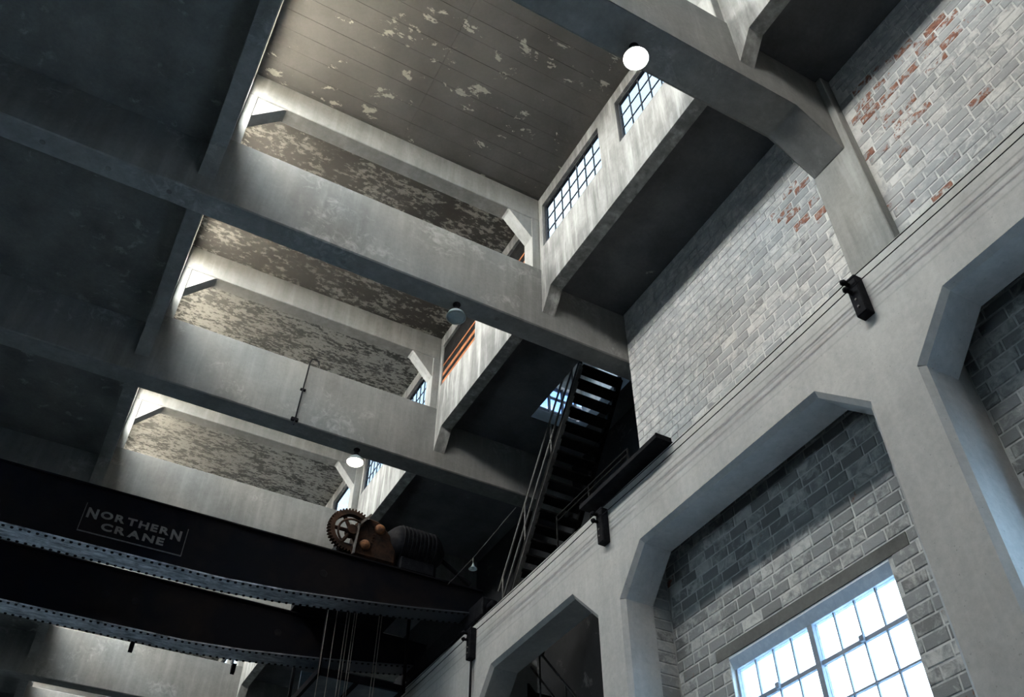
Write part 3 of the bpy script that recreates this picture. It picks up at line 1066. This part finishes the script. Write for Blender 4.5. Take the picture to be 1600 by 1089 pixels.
XS = [-6.45 + 12.9 * k / 60 for k in range(61)]
for (ya, yb) in ((12.93, 13.36), (15.28, 15.74)):
    bm = BM()
    ring = [[(x, ya + 0.03, belly(x)), (x, yb - 0.03, belly(x)), (x, yb - 0.03, 7.985), (x, ya + 0.03, 7.985)] for x in XS]
    V = [[bm.verts.new(p) for p in r] for r in ring]
    for p, q in zip(V, V[1:]):
        for k in range(4):
            bm.faces.new((p[k], p[(k + 1) % 4], q[(k + 1) % 4], q[k]))
    bm.faces.new(V[0])
    bm.faces.new(V[-1][::-1])
    g = obj('girder', LC(bm), 'girder', crane)
    bm = BM()
    V = [[bm.verts.new(p) for p in ((x, ya, belly(x) - 0.022), (x, yb, belly(x) - 0.022), (x, yb, belly(x)), (x, ya, belly(x)))] for x in XS]
    for p, q in zip(V, V[1:]):
        for k in range(4):
            bm.faces.new((p[k], p[(k + 1) % 4], q[(k + 1) % 4], q[k]))
    fl = obj('bottom_flange', LC(bm), 'flange', g)
    obj('top_flange', LC(box(BM(), -6.45, 6.45, ya - 0.02, yb + 0.02, 7.985, 8.01)), 'girder', g)
    obj('trolley_rail', LC(box(BM(), -6.2, 6.2, (ya + yb) / 2 - 0.03, (ya + yb) / 2 + 0.03, 8.01, 8.07)), 'girder', g)
    bm = BM()
    x = -6.3
    while x < 6.3:
        for yy in (ya + 0.035, yb - 0.035):
            z = belly(x) - 0.022
            lathe(bm, [(0.026, 0), (0.022, -0.016), (0, -0.022)], (x, yy, z), (0, 0, 1), 6)
        x += 0.115
    rv = obj('rivets', LC(bm), 'black', g)
    rv['kind'] = 'stuff'
    if ya > 15:
        for x in (-1.2, 1.25, 3.0):
            obj('bracket', LC(prism(BM(), [(yb - 0.02, 7.03), (yb + 0.09, 7.03), (yb + 0.05, 6.86), (yb + 0.0, 6.9)], 'x', x - 0.035, x + 0.035)), 'black', g)
    for x in (0.55, 1.05, 3.55):
        obj('web_hole', LC(lathe(BM(), [(0, -0.006), (0.06, -0.006), (0.07, 0.0), (0, 0.001)], (x, ya + 0.03, 7.52 if x < 3 else 7.56), (0, 1, 0), 14)), 'black', g)
# end carriages on the rails
for s in (-1, 1):
    e = obj('end_carriage', LC(box(BM(), *sorted((s * 6.20, s * 6.50)), 12.45, 16.2, 7.28, 7.62, 0.02)), 'black', crane)
    for y in (12.85, 15.8):
        obj('wheel', LC(lathe(BM(), [(0, -0.06), (0.17, -0.06), (0.19, -0.055), (0.19, -0.045), (0.16, -0.04), (0.16, 0.04), (0.19, 0.045), (0.19, 0.055), (0.17, 0.06), (0, 0.06)], (s * 6.365, y, RT + 0.12 + 0.165), (1, 0, 0), 28)), 'rust', e, True)
    obj('buffer', LC(lathe(BM(), [(0, 0), (0.07, 0), (0.07, -0.12), (0.05, -0.16), (0, -0.16)], (s * 6.35, 12.45, 7.45), (0, 1, 0), 14)), 'black', e, True)
# name plate
pl = obj('name_plate', LC(box(BM(), -0.19, 1.31, 12.945, 12.961, 7.235, 7.70)), 'girder', crane)
for dims in ((-0.20, 1.32, 12.94, 12.955, 7.222, 7.236), (1.308, 1.32, 12.94, 12.955, 7.236, 7.70), (-0.20, -0.19, 12.944, 12.955, 7.236, 7.70)):
    obj('plate_edge', LC(box(BM(), *dims)), 'rail', pl)


def letters(word, x0, x1, zb, h, stretch):
    n = len(word)
    raw = []
    dg = None
    for ch in word:
        cu = bpy.data.curves.new('letter', 'FONT')
        cu.body = ch
        cu.size = 1.0
        cu.offset = 0.038
        cu.extrude = 0.02
        cu.resolution_u = 4
        t = bpy.data.objects.new('letter', cu)
        col.objects.link(t)
        bpy.context.view_layer.update()
        me = bpy.data.meshes.new_from_object(t.evaluated_get(bpy.context.evaluated_depsgraph_get()))
        bpy.data.objects.remove(t)
        raw.append(me)
    W = [max(v.co.x for v in m.vertices) - min(v.co.x for v in m.vertices) for m in raw]
    gap = 0.16
    tot = sum(W) + gap * (n - 1)
    k = (x1 - x0) / tot
    x = x0
    for i, (me, w) in enumerate(zip(raw, W)):
        mn = min(v.co.x for v in me.vertices)
        zl = min(v.co.y for v in me.vertices)
        zh = max(v.co.y for v in me.vertices)
        st = stretch[i]
        zt = zb + h
        for v in me.vertices:
            X = x + (v.co.x - mn) * k
            Zv = zt - (1 - (v.co.y - zl) / (zh - zl)) * h * st
            Yv = 12.943 + (0.004 if v.co.z < 0 else -0.004)
            v.co = Vector((X, Yv, Zv)) - co
        me.materials.append(MAT['letter'])
        o = bpy.data.objects.new('letter', me)
        col.objects.link(o)
        o.parent = pl
        x += (w + gap) * k
    return


letters('NORTHERN', -0.15, 1.24, 7.505, 0.125, [1.35, 1, 1, 1, 1, 1, 1, 1.4])
letters('CRANE', 0.10, 1.02, 7.315, 0.125, [1, 1, 1, 1, 1])

# bridge drive on top of the near girder
dr = empty('drive_unit', (0, 0, 0))
dr.parent = crane
dr.location = Vector((4.3, 13.2, 8.03)) - co
do = Vector((4.3, 13.2, 8.03))


def LD(bm):
    bmesh.ops.translate(bm, verts=bm.verts[:], vec=-do)
    return bm


bm = BM()
N = 44
prof = []
for k in range(N):
    for q, r in ((0, 0.385), (0.3, 0.385), (0.42, 0.425), (0.78, 0.425)):
        t = 2 * math.pi * (k + q) / N
        prof.append((r * math.cos(t), r * math.sin(t)))
Vf, Vb, If, Ib = [], [], [], []
gc = (3.92, 13.0, 8.50)
for (px, pz) in prof:
    Vf.append(bm.verts.new((gc[0] + px, gc[1] - 0.05, gc[2] + pz)))
    Vb.append(bm.verts.new((gc[0] + px, gc[1] + 0.05, gc[2] + pz)))
    l = math.hypot(px, pz)
    If.append(bm.verts.new((gc[0] + px / l * 0.31, gc[1] - 0.05, gc[2] + pz / l * 0.31)))
    Ib.append(bm.verts.new((gc[0] + px / l * 0.31, gc[1] + 0.05, gc[2] + pz / l * 0.31)))
n = len(prof)
for k in range(n):
    j = (k + 1) % n
    bm.faces.new((Vf[k], Vf[j], Vb[j], Vb[k]))
    bm.faces.new((Vf[k], Vf[j], If[j], If[k]))
    bm.faces.new((Vb[k], Vb[j], Ib[j], Ib[k]))
    bm.faces.new((If[k], If[j], Ib[j], Ib[k]))
for k in range(6):
    t = math.pi * k / 3
    tube(bm, [(gc[0] + 0.06 * math.cos(t), gc[1], gc[2] + 0.06 * math.sin(t)), (gc[0] + 0.33 * math.cos(t), gc[1], gc[2] + 0.33 * math.sin(t))], 0.035, 6)
lathe(bm, [(0, -0.09), (0.09, -0.09), (0.09, 0.09), (0, 0.09)], gc, (0, 1, 0), 16)
obj('gear_wheel', LD(bm), 'rust', dr)
obj('gear_guard', LD(tube(BM(), [(gc[0] + 0.26 * math.cos(t), gc[1] - 0.10, gc[2] - 0.08 + 0.26 * math.sin(t)) for t in (math.pi * (0.35 + 0.9 * q / 12) for q in range(13))], 0.02, 6)), 'rust', dr)
gb = obj('gearbox', LD(prism(BM(), [(3.98, 8.05), (4.02, 8.62), (4.20, 8.86), (4.42, 8.84), (4.66, 8.62), (4.78, 8.34), (4.78, 8.05)], 'y', 12.96, 13.34, 0.05)), 'rust', dr)
obj('edge_plate', LD(prism(BM(), [(3.97, 8.05), (4.01, 8.64), (4.21, 8.90), (4.23, 8.87), (4.04, 8.62), (4.0, 8.05)], 'y', 12.90, 12.96)), 'rail', gb)
for p in ((4.18, 12.94, 8.28), (4.42, 12.94, 8.66)):
    obj('bearing_cap', LD(lathe(BM(), [(0, -0.06), (0.06, -0.055), (0.09, -0.02), (0.10, 0.02), (0, 0.02)], p, (0, 1, 0), 18)), 'cap', gb, True)
obj('coupling', LD(tube(BM(), [(4.7, 13.15, 8.45), (4.95, 13.15, 8.5)], 0.12, 16)), 'rust', dr)
mo = obj('motor', LD(lathe(BM(), [(0, -0.55), (0.16, -0.55), (0.24, -0.48), (0.30, -0.42), (0.34, -0.36), (0.34, 0.36), (0.30, 0.42), (0.22, 0.48), (0.14, 0.55), (0, 0.55)], (5.15, 13.15, 8.58), (1, 0, 0), 24)), 'black', dr, True)
for k in range(9):
    obj('cooling_fin', LD(lathe(BM(), [(0.33, -0.012), (0.365, -0.012), (0.365, 0.012), (0.33, 0.012)], (4.85 + k * 0.075, 13.15, 8.58), (1, 0, 0), 24)), 'black', mo)
obj('motor_foot', LD(box(BM(), 4.85, 5.5, 12.95, 13.35, 8.03, 8.28, 0.02)), 'black', mo)
obj('drive_shaft', LD(tube(BM(), [(5.6, 13.15, 8.58), (6.3, 13.15, 8.2)], 0.04, 10)), 'black', dr)
# trolley between the girders with its ropes
tr = empty('trolley', (0, 0, 0))
tr.parent = crane
tr.location = Vector((4.6, 14.3, 8.1)) - co
to = Vector((4.6, 14.3, 8.1))


def LT(bm):
    bmesh.ops.translate(bm, verts=bm.verts[:], vec=-to)
    return bm


obj('frame', LT(box(BM(), 3.75, 5.6, 13.1, 15.55, 8.12, 8.34, 0.02)), 'black', tr)
obj('drum', LT(lathe(BM(), [(0, -0.8), (0.3, -0.8), (0.3, -0.75), (0.24, -0.75), (0.24, 0.75), (0.3, 0.75), (0.3, 0.8), (0, 0.8)], (4.65, 14.4, 8.5), (1, 0, 0), 24)), 'black', tr, True)
obj('sheave', LT(lathe(BM(), [(0, -0.03), (0.05, -0.03), (0.12, -0.025), (0.10, 0), (0.12, 0.025), (0.05, 0.03), (0, 0.03)], (3.42, 14.15, 7.70), (0, 1, 0), 18)), 'black', tr, True)
obj('sheave_arm', LT(tube(BM(), [(3.46, 14.15, 7.70), (3.75, 14.2, 7.72), (3.95, 14.3, 8.13)], 0.03, 6)), 'rail', tr)
for x, dx in ((4.17, 0), (4.34, -0.01), (4.53, -0.02), (4.58, -0.02), (4.67, -0.03), (4.71, -0.03), (5.14, -0.04), (5.19, -0.04)):
    obj('rope', LT(tube(BM(), [(x, 14.5, 8.12), (x + dx, 14.5, 4.9)], 0.006, 6)), 'rope', tr)
# driver's platform slung below the far girder
cb = empty('driver_platform', (0, 0, 0))
cb.parent = crane
cb.location = Vector((4.8, 15.5, 6.8)) - co
cbo = Vector((4.8, 15.5, 6.8))


def LB(bm):
    bmesh.ops.translate(bm, verts=bm.verts[:], vec=-cbo)
    return bm


obj('floor_plate', LB(box(BM(), 4.22, 5.75, 14.62, 16.6, 6.72, 6.75)), 'cab', cb)
for dims in ((4.20, 5.78, 14.58, 14.64, 6.66, 6.78), (4.18, 4.24, 14.58, 16.6, 6.66, 6.78), (5.74, 5.80, 14.58, 16.6, 6.66, 6.78), (4.9, 4.95, 14.6, 16.6, 6.66, 6.72)):
    obj('edge_beam', LB(box(BM(), *dims)), 'girder', cb)
for x in (4.21, 5.77):
    for y in (14.62, 16.3):
        obj('hanger', LB(box(BM(), x - 0.025, x + 0.025, y - 0.025, y + 0.025, 6.75, 8.12 if y < 15 else 7.45)), 'girder', cb)
obj('side_panel', LB(box(BM(), 4.25, 5.74, 15.9, 15.93, 6.75, 7.25)), 'cab', cb)

# span wire with a small pendant beside the crane
sw = tag(obj('span_wire', tube(BM(), [(5.5, 10.0, 7.72), (5.5, 11.4, 7.60), (5.55, 12.45, 7.66)], 0.004, 6), 'rail'), 'thin wire stretched across the dark corner above the crane end', 'wire')
sp = empty('small_pendant', (5.5, 11.4, 7.40))
tag(sp, 'tiny bell-shaped pendant hanging from the span wire', 'lamp')
obj('stem', tube(BM(), [(0, 0, 0.19), (0, 0, 0.08)], 0.008, 6), 'rail', sp)
obj('bell', lathe(BM(), [(0.012, 0.09), (0.02, 0.06), (0.045, 0.02), (0.07, 0.0), (0.065, 0.0), (0.04, 0.018), (0.012, 0.06)], (0, 0, 0), seg=16), 'enamel', sp, True)
